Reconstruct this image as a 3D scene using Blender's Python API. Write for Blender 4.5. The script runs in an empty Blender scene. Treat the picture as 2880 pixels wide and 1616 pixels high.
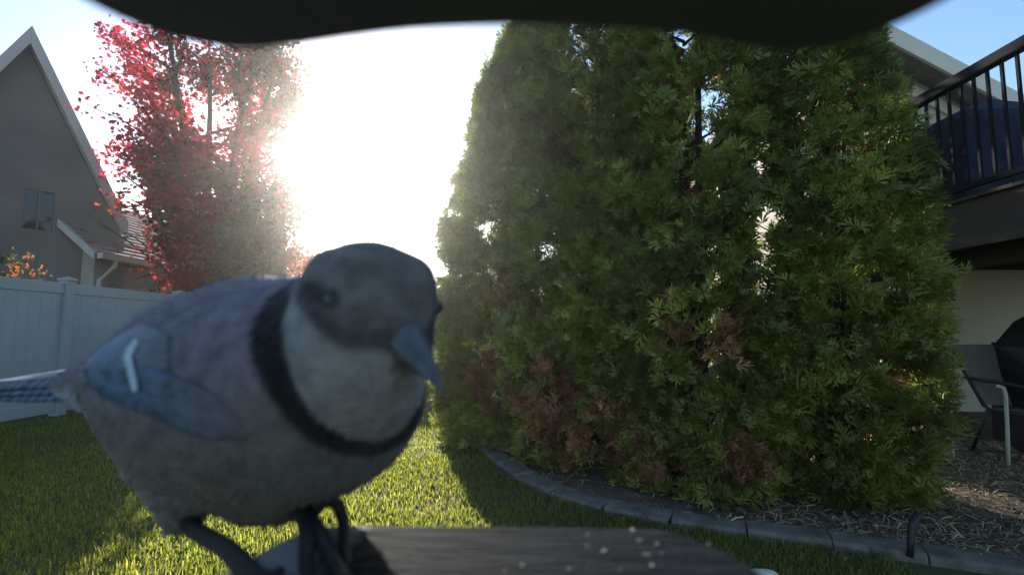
import bpy, bmesh, math, random
import numpy as np
from mathutils import Vector, Matrix, noise
from mathutils.bvhtree import BVHTree

# ------------------------------------------------------------------ camera, light, exposure
scene = bpy.context.scene
COL = scene.collection
R = math.radians
CAM = Vector((0.0, 0.0, 1.13))
PITCH = R(5.0)
FPX = 1390.0                                   # focal length in pixels of a 2880 wide frame
cam_data = bpy.data.cameras.new('camera')
cam = bpy.data.objects.new('camera', cam_data)
COL.objects.link(cam)
cam.location = CAM
cam.rotation_euler = (math.pi / 2 + PITCH, 0, 0)
cam_data.sensor_width = 36.0
cam_data.lens = 36.0 * FPX / 2880.0
cam_data.clip_start = 0.002
cam_data.clip_end = 400.0
cam_data.dof.use_dof = True
cam_data.dof.focus_distance = 3.2
cam_data.dof.aperture_fstop = 9.0
scene.camera = cam

SUN_AZ, SUN_EL = R(-17.5), R(18.0)             # front left, low autumn sun
SUN_VEC = Vector((math.sin(SUN_AZ) * math.cos(SUN_EL), math.cos(SUN_AZ) * math.cos(SUN_EL), math.sin(SUN_EL)))
world = bpy.data.worlds.new('World')
scene.world = world
world.use_nodes = True
wn = world.node_tree
wn.nodes.clear()
sky = wn.nodes.new('ShaderNodeTexSky')
sky.sky_type = 'NISHITA'
sky.sun_disc = False
sky.sun_elevation = SUN_EL
sky.sun_rotation = SUN_AZ
sky.air_density = 1.15
sky.dust_density = 0.7
sky.ozone_density = 3.5
bg = wn.nodes.new('ShaderNodeBackground')
bg.inputs['Strength'].default_value = 0.105
wo = wn.nodes.new('ShaderNodeOutputWorld')
wn.links.new(sky.outputs[0], bg.inputs[0])
wn.links.new(bg.outputs[0], wo.inputs[0])
sun_data = bpy.data.lights.new('sun', 'SUN')
sun_data.energy = 5.0
sun_data.angle = R(0.53)
sun_data.color = (1.0, 0.93, 0.82)
sun = bpy.data.objects.new('sun', sun_data)
COL.objects.link(sun)
sun.rotation_euler = SUN_VEC.to_track_quat('Z', 'Y').to_euler()
sun.location = SUN_VEC * 30

scene.view_settings.view_transform = 'Standard'
scene.view_settings.look = 'None'
scene.view_settings.exposure = 1.48
scene.view_settings.gamma = 1.0
scene.view_settings.use_curve_mapping = False
scene.cycles.use_denoising = True
scene.cycles.max_bounces = 8
scene.cycles.transparent_max_bounces = 8
scene.cycles.volume_bounces = 0
scene.cycles.sample_clamp_indirect = 6.0

FWD = Vector((0, math.cos(PITCH), math.sin(PITCH)))
UPV = Vector((0, -math.sin(PITCH), math.cos(PITCH)))
RGT = Vector((1, 0, 0))


def P(px, py, d):
    """point seen at (px, py) of the 2880x1616 photograph, d metres in front of the camera"""
    return CAM + d * (FWD + RGT * ((px - 1440) / FPX) + UPV * ((808 - py) / FPX))


rng = np.random.default_rng(7)
random.seed(7)

# ------------------------------------------------------------------ helpers


def tag(o, label=None, cat=None, group=None, kind=None):
    if label: o['label'] = label
    if cat: o['category'] = cat
    if group: o['group'] = group
    if kind: o['kind'] = kind
    return o


def empty(name, loc, label, cat, group=None, rz=0.0):
    o = bpy.data.objects.new(name, None)
    o.empty_display_size = 0.1
    COL.objects.link(o)
    o.location = loc
    o.rotation_euler = (0, 0, rz)
    return tag(o, label, cat, group)


class MB:
    """collects shapes that end as ONE mesh object"""
    def __init__(self):
        self.v, self.f, self.c = [], [], []

    def add(self, verts, faces, col=None):
        n = len(self.v)
        self.v.extend([tuple(p) for p in verts])
        self.f.extend([tuple(i + n for i in f) for f in faces])
        self.c.extend([tuple(col) if col is not None else (1, 1, 1)] * len(verts))
        return self

    def box(self, lo, hi, mat=None, col=None):
        x0, y0, z0 = lo; x1, y1, z1 = hi
        vs = [Vector(p) for p in ((x0, y0, z0), (x1, y0, z0), (x1, y1, z0), (x0, y1, z0),
                                  (x0, y0, z1), (x1, y0, z1), (x1, y1, z1), (x0, y1, z1))]
        if mat is not None: vs = [mat @ p for p in vs]
        return self.add(vs, [(0, 3, 2, 1), (4, 5, 6, 7), (0, 1, 5, 4), (1, 2, 6, 5), (2, 3, 7, 6), (3, 0, 4, 7)], col)

    def tube(self, pts, rad, n=8, cap=True, col=None):
        pts = [Vector(p) for p in pts]
        if not hasattr(rad, '__len__'): rad = [rad] * len(pts)
        vs, fs = [], []
        ref = Vector((0.13, 0.21, 0.97)).normalized()
        for i, p in enumerate(pts):
            d = (pts[min(i + 1, len(pts) - 1)] - pts[max(i - 1, 0)]).normalized()
            a = d.cross(ref)
            if a.length < 0.05: a = d.cross(Vector((1, 0, 0)))
            a.normalize(); b = d.cross(a)
            for k in range(n):
                t = 2 * math.pi * k / n
                vs.append(p + (a * math.cos(t) + b * math.sin(t)) * rad[i])
        for i in range(len(pts) - 1):
            for k in range(n):
                k2 = (k + 1) % n
                fs.append((i * n + k, i * n + k2, (i + 1) * n + k2, (i + 1) * n + k))
        if cap:
            fs.append(tuple(range(n - 1, -1, -1)))
            fs.append(tuple((len(pts) - 1) * n + k for k in range(n)))
        return self.add(vs, fs, col)

    def prism(self, outline, z0, z1, axis='z', col=None):
        n = len(outline)
        def q(a, b, h): return {'z': (a, b, h), 'x': (h, a, b), 'y': (a, h, b)}[axis]
        vs = [q(a, b, z0) for a, b in outline] + [q(a, b, z1) for a, b in outline]
        fs = [tuple(range(n - 1, -1, -1)), tuple(range(n, 2 * n))]
        fs += [(i, (i + 1) % n, n + (i + 1) % n, n + i) for i in range(n)]
        return self.add(vs, fs, col)

    def xf(self, m):
        self.v = [tuple(m @ Vector(p)) for p in self.v]; return self

    def build(self, name, material, parent=None, smooth=False, bevel=0.0, segs=2, vcol=False, local=True):
        me = bpy.data.meshes.new(name)
        off = parent.matrix_world.translation.copy() if parent is not None else Vector((0, 0, 0))
        me.from_pydata(self.v, [], self.f)
        if vcol:
            a = me.attributes.new('Col', 'FLOAT_COLOR', 'POINT')
            arr = np.ones((len(self.v), 4), dtype=np.float32); arr[:, :3] = np.array(self.c, dtype=np.float32)
            a.data.foreach_set('color', arr.ravel())
        bm = bmesh.new(); bm.from_mesh(me)
        bmesh.ops.recalc_face_normals(bm, faces=bm.faces[:])
        bm.to_mesh(me); bm.free()
        return finish(name, me, material, parent, smooth, bevel, segs)


def finish(name, me, material, parent=None, smooth=False, bevel=0.0, segs=2):
    if smooth: me.polygons.foreach_set('use_smooth', [True] * len(me.polygons))
    me.materials.append(material)
    o = bpy.data.objects.new(name, me)
    COL.objects.link(o)
    if parent is not None:
        o.parent = parent
        w = Matrix.Identity(4)
        p = parent
        while p is not None:
            w = p.matrix_parent_inverse @ Matrix.LocRotScale(p.location, p.rotation_euler, p.scale) @ w
            p = p.parent
        o.matrix_parent_inverse = w.inverted()
    if bevel > 0:
        b = o.modifiers.new('bevel', 'BEVEL'); b.width = bevel; b.segments = segs; b.limit_method = 'ANGLE'
    return o


def np_mesh(name, verts, faces, cols, material, parent=None, smooth=False):
    """verts (N,3); faces (M,k) all with k corners; cols (N,3)"""
    me = bpy.data.meshes.new(name)
    nv, nf, k = len(verts), len(faces), faces.shape[1]
    me.vertices.add(nv); me.vertices.foreach_set('co', np.asarray(verts, dtype=np.float32).ravel())
    me.loops.add(nf * k); me.loops.foreach_set('vertex_index', np.asarray(faces, dtype=np.int32).ravel())
    me.polygons.add(nf)
    me.polygons.foreach_set('loop_start', np.arange(0, nf * k, k, dtype=np.int32))
    me.update(calc_edges=True)
    if cols is not None:
        a = me.attributes.new('Col', 'FLOAT_COLOR', 'POINT')
        arr = np.ones((nv, 4), dtype=np.float32); arr[:, :3] = cols
        a.data.foreach_set('color', arr.ravel())
    return finish(name, me, material, parent, smooth)


def scatter(tv, tf, pos, X, Y, Z, size, cols):
    """copies of template (tv verts, tf faces) into one array set; X, Y, Z local axes per copy"""
    n, m = len(pos), len(tv)
    v = (pos[:, None, :] + size[:, None, None] * (tv[None, :, 0:1] * X[:, None, :] + tv[None, :, 1:2] * Y[:, None, :] + tv[None, :, 2:3] * Z[:, None, :]))
    f = tf[None, :, :] + (np.arange(n) * m)[:, None, None]
    c = np.repeat(cols, m, axis=0)
    return v.reshape(-1, 3), f.reshape(-1, tf.shape[1]), c


def norm(a): return a / np.maximum(np.linalg.norm(a, axis=-1, keepdims=True), 1e-9)


def frames(Y, spin):
    """axes with Y given and a random roll"""
    ref = np.where(np.abs(Y[:, 2:3]) > 0.9, np.array([[1.0, 0, 0]]), np.array([[0, 0, 1.0]]))
    X = norm(np.cross(Y, ref)); Z = np.cross(X, Y)
    c, s = np.cos(spin)[:, None], np.sin(spin)[:, None]
    return X * c + Z * s, Z * c - X * s


# ------------------------------------------------------------------ materials
def mat(name, c1, c2=None, scale=8.0, rough=0.7, bump=0.0, bscale=40.0, stretch=(1, 1, 1), spec=0.4, vcol=False,
        transl=0.0, sheen=0.0, metallic=0.0, detail=6.0, tint=None):
    m = bpy.data.materials.new(name); m.use_nodes = True
    nt = m.node_tree; N, L = nt.nodes, nt.links
    N.clear()
    out = N.new('ShaderNodeOutputMaterial')
    b = N.new('ShaderNodeBsdfPrincipled')
    b.inputs['Roughness'].default_value = rough
    b.inputs['Specular IOR Level'].default_value = spec
    b.inputs['Metallic'].default_value = metallic
    if sheen:
        b.inputs['Sheen Weight'].default_value = sheen
        b.inputs['Sheen Roughness'].default_value = 0.5
    tc = N.new('ShaderNodeTexCoord')
    mp = N.new('ShaderNodeMapping'); mp.inputs['Scale'].default_value = stretch
    L.new(tc.outputs['Object'], mp.inputs[0])
    ns = N.new('ShaderNodeTexNoise'); ns.inputs['Scale'].default_value = scale; ns.inputs['Detail'].default_value = detail
    L.new(mp.outputs[0], ns.inputs['Vector'])
    rp = N.new('ShaderNodeValToRGB')
    rp.color_ramp.elements[0].position = 0.32; rp.color_ramp.elements[1].position = 0.68
    if vcol:
        at = N.new('ShaderNodeAttribute'); at.attribute_name = 'Col'
        rp.color_ramp.elements[0].color = (0.72, 0.72, 0.72, 1); rp.color_ramp.elements[1].color = (1.2, 1.2, 1.2, 1)
        mx = N.new('ShaderNodeMix'); mx.data_type = 'RGBA'; mx.blend_type = 'MULTIPLY'; mx.inputs[0].default_value = 1.0
        L.new(at.outputs['Color'], mx.inputs[6]); L.new(rp.outputs[0], mx.inputs[7])
        colour = mx.outputs[2]
    else:
        c2 = c2 or tuple(x * 0.75 for x in c1)
        rp.color_ramp.elements[0].color = (*c1, 1); rp.color_ramp.elements[1].color = (*c2, 1)
        colour = rp.outputs[0]
    L.new(ns.outputs['Fac'], rp.inputs[0])
    L.new(colour, b.inputs['Base Color'])
    if bump:
        n2 = N.new('ShaderNodeTexNoise'); n2.inputs['Scale'].default_value = bscale; n2.inputs['Detail'].default_value = 5
        L.new(mp.outputs[0], n2.inputs['Vector'])
        bp = N.new('ShaderNodeBump'); bp.inputs['Strength'].default_value = bump; bp.inputs['Distance'].default_value = 0.01
        L.new(n2.outputs['Fac'], bp.inputs['Height']); L.new(bp.outputs[0], b.inputs['Normal'])
    surf = b.outputs[0]
    if transl:
        tr = N.new('ShaderNodeBsdfTranslucent')
        if tint:
            t2 = N.new('ShaderNodeMix'); t2.data_type = 'RGBA'; t2.blend_type = 'MULTIPLY'; t2.inputs[0].default_value = 1.0
            L.new(colour, t2.inputs[6]); t2.inputs[7].default_value = (*tint, 1)
            L.new(t2.outputs[2], tr.inputs[0])
        else:
            L.new(colour, tr.inputs[0])
        ms = N.new('ShaderNodeMixShader'); ms.inputs[0].default_value = transl
        L.new(surf, ms.inputs[1]); L.new(tr.outputs[0], ms.inputs[2])
        surf = ms.outputs[0]
    L.new(surf, out.inputs['Surface'])
    return m


M = {}
M['lawn'] = mat('lawn_soil', (0.035, 0.05, 0.012), (0.07, 0.075, 0.025), 3.0, 0.95, 0.6, 60)
M['grass'] = mat('grass_blades', (1, 1, 1), scale=0.8, rough=0.55, vcol=True, transl=0.68, tint=(1.7, 1.7, 0.8), spec=0.5)
M['hedge'] = mat('arborvitae_sprays', (1, 1, 1), scale=9, rough=0.6, vcol=True, transl=0.25, tint=(1.3, 1.5, 0.8), spec=0.35)
M['maple'] = mat('maple_leaves', (1, 1, 1), scale=5, rough=0.55, vcol=True, transl=0.6, tint=(1.7, 1.2, 1.1), spec=0.35)
M['bark'] = mat('bark', (0.035, 0.028, 0.022), (0.07, 0.06, 0.05), 14, 0.9, 0.8, 50, (1, 1, 0.25))
M['vinyl'] = mat('white_vinyl', (0.29, 0.305, 0.31), (0.36, 0.375, 0.375), 1.3, 0.45, 0.05, 20)
M['stucco'] = mat('brown_stucco', (0.15, 0.132, 0.12), (0.19, 0.168, 0.153), 1.5, 0.9, 0.5, 160)
M['stucco_light'] = mat('taupe_stucco', (0.3, 0.27, 0.24), (0.35, 0.32, 0.285), 1.5, 0.9, 0.5, 160)
M['trim'] = mat('painted_trim', (0.4, 0.38, 0.35), (0.45, 0.43, 0.4), 2, 0.6)
M['shingle'] = mat('roof_shingle', (0.2, 0.18, 0.16), (0.33, 0.3, 0.26), 6, 0.9, 0.5, 60)
M['glass'] = mat('window_glass', (0.02, 0.025, 0.03), (0.03, 0.03, 0.035), 2, 0.03, spec=0.45)
M['concrete'] = mat('concrete_kerb', (0.09, 0.077, 0.06), (0.19, 0.165, 0.13), 9, 0.9, 0.8, 120)
M['soil'] = mat('bed_soil', (0.07, 0.05, 0.033), (0.13, 0.098, 0.066), 9, 0.95, 0.8, 50)
M['straw'] = mat('dry_straw', (1, 1, 1), scale=9, rough=0.7, vcol=True, transl=0.15)
M['beige'] = mat('beige_siding', (0.42, 0.39, 0.32), (0.47, 0.44, 0.37), 2, 0.8, 0.2, 90)
M['cream'] = mat('cream_trim', (0.6, 0.55, 0.44), (0.66, 0.61, 0.5), 2, 0.6)
M['deck_wood'] = mat('stained_deck_wood', (0.03, 0.028, 0.026), (0.048, 0.045, 0.042), 6, 0.8, 0.4, 30, (1, 0.12, 1), spec=.15)
M['black_metal'] = mat('black_railing_metal', (0.004, 0.005, 0.007), (0.007, 0.009, 0.012), 20, 0.8, 0.1, 90, spec=0.06)
M['cover'] = mat('navy_cover_fabric', (0.012, 0.016, 0.026), (0.022, 0.028, 0.04), 5, 0.85, 0.4, 25, spec=.06)
M['grill_cover'] = mat('black_vinyl_cover', (0.008, 0.008, 0.008), (0.016, 0.016, 0.016), 5, 0.6, 0.4, 20)
M['sling'] = mat('grey_sling_fabric', (0.12, 0.125, 0.115), (0.16, 0.165, 0.15), 40, 0.85, 0.3, 200)
M['chair_frame'] = mat('dark_chair_frame', (0.02, 0.02, 0.02), (0.03, 0.03, 0.028), 20, 0.5)
M['pale_stake'] = mat('pale_metal_stake', (0.42, 0.42, 0.36), (0.5, 0.5, 0.44), 20, 0.5)
M['red_stake'] = mat('red_plastic_stake', (0.32, 0.05, 0.06), (0.4, 0.07, 0.08), 20, 0.5)
M['rubber'] = mat('black_rubber_tube', (0.012, 0.012, 0.014), (0.02, 0.02, 0.022), 20, 0.5)
M['stone'] = mat('pale_stone', (0.55, 0.48, 0.36), (0.68, 0.62, 0.5), 30, 0.85, 0.5, 90)
M['feeder_roof'] = mat('feeder_plastic_roof', (0.05, 0.05, 0.047), (0.065, 0.065, 0.06), 40, 0.55, 0.1, 200)
M['feeder_body'] = mat('feeder_plastic_body', (0.16, 0.2, 0.17), (0.2, 0.24, 0.2), 40, 0.6)
M['crumb'] = mat('pale_seed_crumb', (0.1, 0.097, 0.09), (0.24, 0.23, 0.21), 300, 0.8)
M['plumage'] = mat('jay_plumage', (1, 1, 1), scale=160, rough=0.85, vcol=True, bump=0.35, bscale=420, spec=0.15, sheen=0.08)
M['feather'] = mat('jay_feather', (1, 1, 1), scale=160, rough=0.6, vcol=True, bump=0.25, bscale=500, spec=0.25)
M['leg'] = mat('jay_leg_skin', (0.012, 0.011, 0.011), (0.03, 0.027, 0.025), 500, 0.5, 0.6, 900)
M['beak'] = mat('jay_beak_horn', (0.05, 0.057, 0.064), (0.10, 0.113, 0.125), 200, 0.3)
M['eye'] = mat('jay_eye', (0.006, 0.005, 0.004), (0.008, 0.006, 0.005), 50, 0.08, spec=0.8)

# weathered tray: long grain running left to right
m = mat('weathered_tray_wood', (0.004, 0.0065, 0.0095), (0.013, 0.019, 0.026), 30, 0.72, 0.8, 60, (1.0, 11.0, 4.0), spec=0.012)
nt = m.node_tree                                # sunlight painted as a pale patch on the board's left end
bs = next(n for n in nt.nodes if n.type == 'BSDF_PRINCIPLED')
src = bs.inputs['Base Color'].links[0].from_socket
tcn = next(n for n in nt.nodes if n.type == 'TEX_COORD')
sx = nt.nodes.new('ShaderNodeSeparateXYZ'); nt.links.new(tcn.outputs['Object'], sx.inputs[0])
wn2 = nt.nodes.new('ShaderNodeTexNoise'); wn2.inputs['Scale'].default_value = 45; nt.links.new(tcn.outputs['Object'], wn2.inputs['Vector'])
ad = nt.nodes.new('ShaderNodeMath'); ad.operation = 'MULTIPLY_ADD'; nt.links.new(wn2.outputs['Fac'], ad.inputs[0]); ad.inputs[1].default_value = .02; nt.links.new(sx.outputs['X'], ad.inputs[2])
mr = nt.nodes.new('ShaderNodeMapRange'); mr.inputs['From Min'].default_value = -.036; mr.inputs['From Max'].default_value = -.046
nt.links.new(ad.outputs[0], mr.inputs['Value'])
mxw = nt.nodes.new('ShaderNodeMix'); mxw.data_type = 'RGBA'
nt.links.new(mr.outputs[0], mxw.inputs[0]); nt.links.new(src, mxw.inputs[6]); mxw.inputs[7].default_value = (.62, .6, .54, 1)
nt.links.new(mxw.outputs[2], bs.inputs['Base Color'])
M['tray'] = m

# ------------------------------------------------------------------ ground
def sheet(name, poly, z, material, kind='structure'):
    mb = MB(); mb.add([(x, y, z) for x, y in poly], [tuple(range(len(poly)))])
    o = mb.build(name, material); tag(o, kind=kind); return o


sheet('ground', [(-40, -6), (40, -6), (40, 60), (-40, 60)], 0.0, M['lawn'])
KERB = [(-0.30, 7.4), (-0.36, 6.6), (-0.36, 5.9), (-0.30, 5.2), (-0.16, 4.6), (0.02, 4.1), (0.22, 3.68), (0.5, 3.35), (0.85, 3.1), (1.25, 2.92),
        (1.7, 2.74), (2.15, 2.55), (2.6, 2.36), (3.1, 2.16), (3.6, 1.95)]


def poly_at(pts, step):
    """points and tangents at even steps along a smoothed polyline"""
    dense = []
    q = [np.array(p, float) for p in pts]
    q = [2 * q[0] - q[1]] + q + [2 * q[-1] - q[-2]]
    for i in range(1, len(q) - 2):
        for t in np.linspace(0, 1, 24, endpoint=False):
            a, b, c, d = q[i - 1], q[i], q[i + 1], q[i + 2]
            dense.append(0.5 * (2 * b + (c - a) * t + (2 * a - 5 * b + 4 * c - d) * t * t + (3 * b - a - 3 * c + d) * t ** 3))
    dense = np.array(dense)
    s = np.concatenate([[0], np.cumsum(np.linalg.norm(np.diff(dense, axis=0), axis=1))])
    t = np.arange(0, s[-1], step)
    return np.stack([np.interp(t, s, dense[:, 0]), np.interp(t, s, dense[:, 1])], 1)


kp = poly_at(KERB, 0.05)
bed_poly = [tuple(p) for p in kp[::4]] + [(9.0, 1.2), (9.0, 9.0), (-0.3, 9.0)]
sheet('planting_bed', bed_poly, 0.012, M['soil'])


def kerb_side(x, y):
    """signed side: positive inside the bed"""
    p = np.stack([x, y], 1)
    d2 = ((p[:, None, :] - kp[None, ::2, :]) ** 2).sum(2)
    i = np.clip(d2.argmin(1) * 2, 0, len(kp) - 2)
    tng = kp[i + 1] - kp[i]
    rel = p - kp[i]
    return (tng[:, 0] * rel[:, 1] - tng[:, 1] * rel[:, 0]) / np.maximum(np.linalg.norm(tng, axis=1), 1e-6), np.sqrt(d2.min(1))


kerb = empty('garden_kerb', (0.5, 3.35, 0), 'curved grey concrete block kerb between the lawn and the hedge bed', 'kerb')
blocks = poly_at(KERB, 0.40)
for i in range(len(blocks) - 1):
    a, b = Vector((*blocks[i], 0)), Vector((*blocks[i + 1], 0))
    d = (b - a).normalized(); L_ = (b - a).length
    nrm = Vector((-d.y, d.x, 0))
    mb = MB()
    w, h = 0.095 + random.uniform(-.004, .004), 0.05 + random.uniform(-.006, .006)
    prof = [(-w, -0.03), (-w, h * .6), (-w * .8, h * .93), (0, h), (w * .8, h * .93), (w, h * .6), (w, -0.03)]
    n = len(prof); e = 0.0022
    vs = [a + d * e + nrm * p + Vector((0, 0, z)) for p, z in prof] + [a + d * (L_ - e) + nrm * p + Vector((0, 0, z)) for p, z in prof]
    mb.add(vs, [tuple(range(n)), tuple(range(2 * n - 1, n - 1, -1))] + [(k, (k + 1) % n, n + (k + 1) % n, n + k) for k in range(n)])
    mb.build('kerb_block', M['concrete'], kerb, bevel=0.008)

# ------------------------------------------------------------------ white vinyl fences
def fence(x0, y0, x1, y1, label, first_post):
    root = empty('vinyl_fence', (x0, y0, 0), label, 'fence')
    d = Vector((x1 - x0, y1 - y0, 0)); L_ = d.length; d.normalize(); ang = math.atan2(d.y, d.x)
    T = Matrix.Translation((x0, y0, 0)) @ Matrix.Rotation(ang, 4, 'Z')
    H = 1.78
    ps = [first_post + 2.28 * k for k in range(-4, 20)]
    ps = [p for p in ps if 0 <= p <= L_]
    if not ps or ps[0] > 0.2: ps = [0.0] + ps
    if ps[-1] < L_ - 0.2: ps.append(L_)
    for p in ps:
        mb = MB(); mb.box((p - .064, -.064, 0), (p + .064, .064, H + .03), T)
        po = mb.build('post', M['vinyl'], root, bevel=0.006)
        cap = MB(); z = H + .03
        cap.add([T @ Vector(q) for q in ((p - .078, -.078, z), (p + .078, -.078, z), (p + .078, .078, z), (p - .078, .078, z),
                                         (p - .078, -.078, z + .03), (p + .078, -.078, z + .03), (p + .078, .078, z + .03), (p - .078, .078, z + .03), (p, 0, z + .06))],
                [(0, 1, 2, 3), (0, 1, 5, 4), (1, 2, 6, 5), (2, 3, 7, 6), (3, 0, 4, 7), (4, 5, 8), (5, 6, 8), (6, 7, 8), (7, 4, 8)])
        cap.build('post_cap', M['vinyl'], root, bevel=0.004)
    for a, b in zip(ps[:-1], ps[1:]):
        a += .066; b -= .066
        MB().box((a, -.03, H - .15), (b, .03, H - .005), T).build('top_rail', M['vinyl'], root, bevel=0.006)
        MB().box((a, -.03, .05), (b, .03, .2), T).build('bottom_rail', M['vinyl'], root, bevel=0.006)
        mb = MB(); n = max(1, round((b - a) / .15)); s = (b - a) / n
        for k in range(n):
            mb.box((a + k * s + .0015, -.016, .2), (a + (k + 1) * s - .0015, .016, H - .15), T)
            if k: mb.box((a + k * s - .0015, -.0145, .2), (a + k * s + .0015, .0145, H - .15), T)
        mb.build('infill_panel', M['vinyl'], root)
    return root


fence(-6.1, -2.0, -6.1, 10.9, 'white vinyl privacy fence along the left side in front of the brown house', 8.75)
fence(-6.02, 11.0, 9.0, 11.0, 'white vinyl privacy fence across the far end of the lawn behind the bird', 2.2)

# ------------------------------------------------------------------ neighbour's house on the left
hx = -9.5
house = empty('brown_house', (hx, 9.25, 0), 'brown stucco gabled house behind the left white fence', 'house')
apex_y, apex_z, slope = 9.22, 6.8, 2.05
ya, yb, zb = 6.4, 11.0, 0.0
GT = Matrix.Translation((hx, apex_y, 0)) @ Matrix.Rotation(R(-36), 4, 'Z') @ Matrix.Translation((-hx, -apex_y, 0))
def rake_z(y): return apex_z - abs(y - apex_y) * slope
# gable wall with window hole
wy0, wy1, wz0, wz1 = 9.32, 9.86, 3.05, 3.92
mb = MB()
mb.prism([(ya, 0), (wy0, 0), (wy0, rake_z(wy0) - .1), (apex_y, apex_z - .1), (ya, max(.5, rake_z(ya) - .1))], hx - 7, hx, 'x')
mb.prism([(wy1, 0), (yb, 0), (yb, rake_z(yb) - .1), (wy1, rake_z(wy1) - .1)], hx - 7, hx, 'x')
mb.prism([(wy0, 0), (wy1, 0), (wy1, wz0), (wy0, wz0)], hx - 7, hx, 'x')
mb.prism([(wy0, wz1), (wy1, wz1), (wy1, rake_z(wy1) - .1), (wy0, rake_z(wy0) - .1)], hx - 7, hx, 'x')
mb.xf(GT).build('wall', M['stucco'], house)
roof = MB()
for s in (-1, 1):
    ye = apex_y + s * (1.72 if s > 0 else 2.75)
    z0 = rake_z(ye)
    roof.prism([(apex_y, apex_z), (apex_y, apex_z + .14), (ye, z0 + .14), (ye, z0)] if s > 0 else [(apex_y - .002, apex_z), (ye, z0), (ye, z0 + .14), (apex_y - .002, apex_z + .14)], hx - 7.2, hx + .33, 'x')
rf = roof.xf(GT).build('roof', M['shingle'], house)
fa = MB()
for s in (-1, 1):
    ye = apex_y + s * (1.72 if s > 0 else 2.75)
    z0 = rake_z(ye)
    fa = MB(); fa.prism([(apex_y + s * .002, apex_z - .2), (apex_y + s * .002, apex_z + .15), (ye, z0 + .15), (ye, z0 - .2)], hx + .332, hx + .375, 'x')
    fa.xf(GT).build('rake_board', M['trim'], house)
    so = MB(); so.prism([(apex_y + s * .004, apex_z - .06), (apex_y + s * .004, apex_z - .005), (ye, z0 - .005), (ye, z0 - .06)], hx + .003, hx + .33, 'x')
    so.xf(GT).build('soffit', M['trim'], house)
win = MB()
for (y0, y1, z0, z1) in ((wy0, wy1, wz1 - .05, wz1), (wy0, wy1, wz0, wz0 + .05), (wy0, wy0 + .05, wz0 + .05, wz1 - .05), (wy1 - .05, wy1, wz0 + .05, wz1 - .05), ((wy0 + wy1) / 2 - .02, (wy0 + wy1) / 2 + .02, wz0 + .05, wz1 - .05)):
    win.box((hx - .07, y0 + .001, z0 + .001), (hx - .01, y1 - .001, z1 - .001))
w_ = win.xf(GT).build('window', M['stucco'], house)
for k in range(2):
    y0 = wy0 + .05 + k * ((wy1 - wy0) / 2 - .03); y1 = y0 + (wy1 - wy0) / 2 - .07
    MB().box((hx - .05, y0, wz0 + .05), (hx - .04, y1, wz1 - .05)).xf(GT).build('pane', M['glass'], w_)
# lower wing
wx = -8.6
wing = MB()
yw0, yw1, ze = 10.1, 17.0, 2.72
wing.prism([(wx, 0), (wx, ze), (wx - 1.6, ze + 1.36), (wx - 3.2, ze), (wx - 3.2, 0)], yw0, yw1, 'y')
wing.build('wing_wall', M['stucco_light'], house)
wr = MB()
nrow = 17
ex, ez, rx, rz = wx + .28, ze - .05, wx - 1.6, ze + 1.55
for k in range(nrow):                                   # courses of shingles, each lapping the one below
    t0, t1 = k / nrow, (k + 1.25) / nrow
    x0, z0 = ex + (rx - ex) * t0, ez + (rz - ez) * t0
    x1, z1 = ex + (rx - ex) * min(t1, 1), ez + (rz - ez) * min(t1, 1)
    wr.prism([(x0, z0), (x0 + .012, z0 + .062), (x1, z1 + .03), (x1, z1)], yw0 - .3, yw1 + .3, 'y')
wr.prism([(rx, rz - .02), (rx, rz + .05), (2 * rx - ex, ez + .05), (2 * rx - ex, ez - .02)], yw0 - .3, yw1 + .3, 'y')
wr.build('wing_roof', M['shingle'], house)
MB().prism([(ex - .01, ez - .13), (ex - .01, ez + .03), (rx, rz + .03), (rx, rz - .13)], yw0 - .345, yw0 - .302, 'y').build('wing_rake_board', M['trim'], house)
gut = MB(); gut.prism([(ex + .015, ez - .1), (ex + .12, ez - .09), (ex + .13, ez + .02), (ex + .015, ez + .02)], yw0 - .3, yw1 + .3, 'y')
gut.build('gutter', M['trim'], house)
ds = MB(); ds.tube([(ex + .06, yw0 + .12, ez - .08), (ex + .05, yw0 + .12, ez - .2), (wx + .06, yw0 + .08, ez - .5), (wx + .05, yw0 + .08, 0.05)], .045, 8)
ds.build('downspout', M['trim'], house)

# ------------------------------------------------------------------ foliage tools
def leaf_template():
    pts = [(0, 0), (.32, -.06), (.22, .14), (.52, .3), (.27, .4), (.2, .62), (.1, .55), (0, 1.0), (-.1, .55), (-.2, .62), (-.27, .4), (-.52, .3), (-.22, .14), (-.32, -.06)]
    v = np.array([(x, y, 0.14 * abs(x)) for x, y in pts] + [(0, .3, -.02)])
    n = len(pts)
    f = np.array([(n, i, (i + 1) % n) for i in range(n)])
    return v, f


LEAF_V, LEAF_F = leaf_template()


def small_leaf():
    v = np.array([(0, 0, 0), (.28, .35, .07), (0, 1, 0), (-.28, .35, .07)], float)
    return v, np.array([(0, 1, 2), (0, 2, 3)])


SL_V, SL_F = small_leaf()


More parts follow.
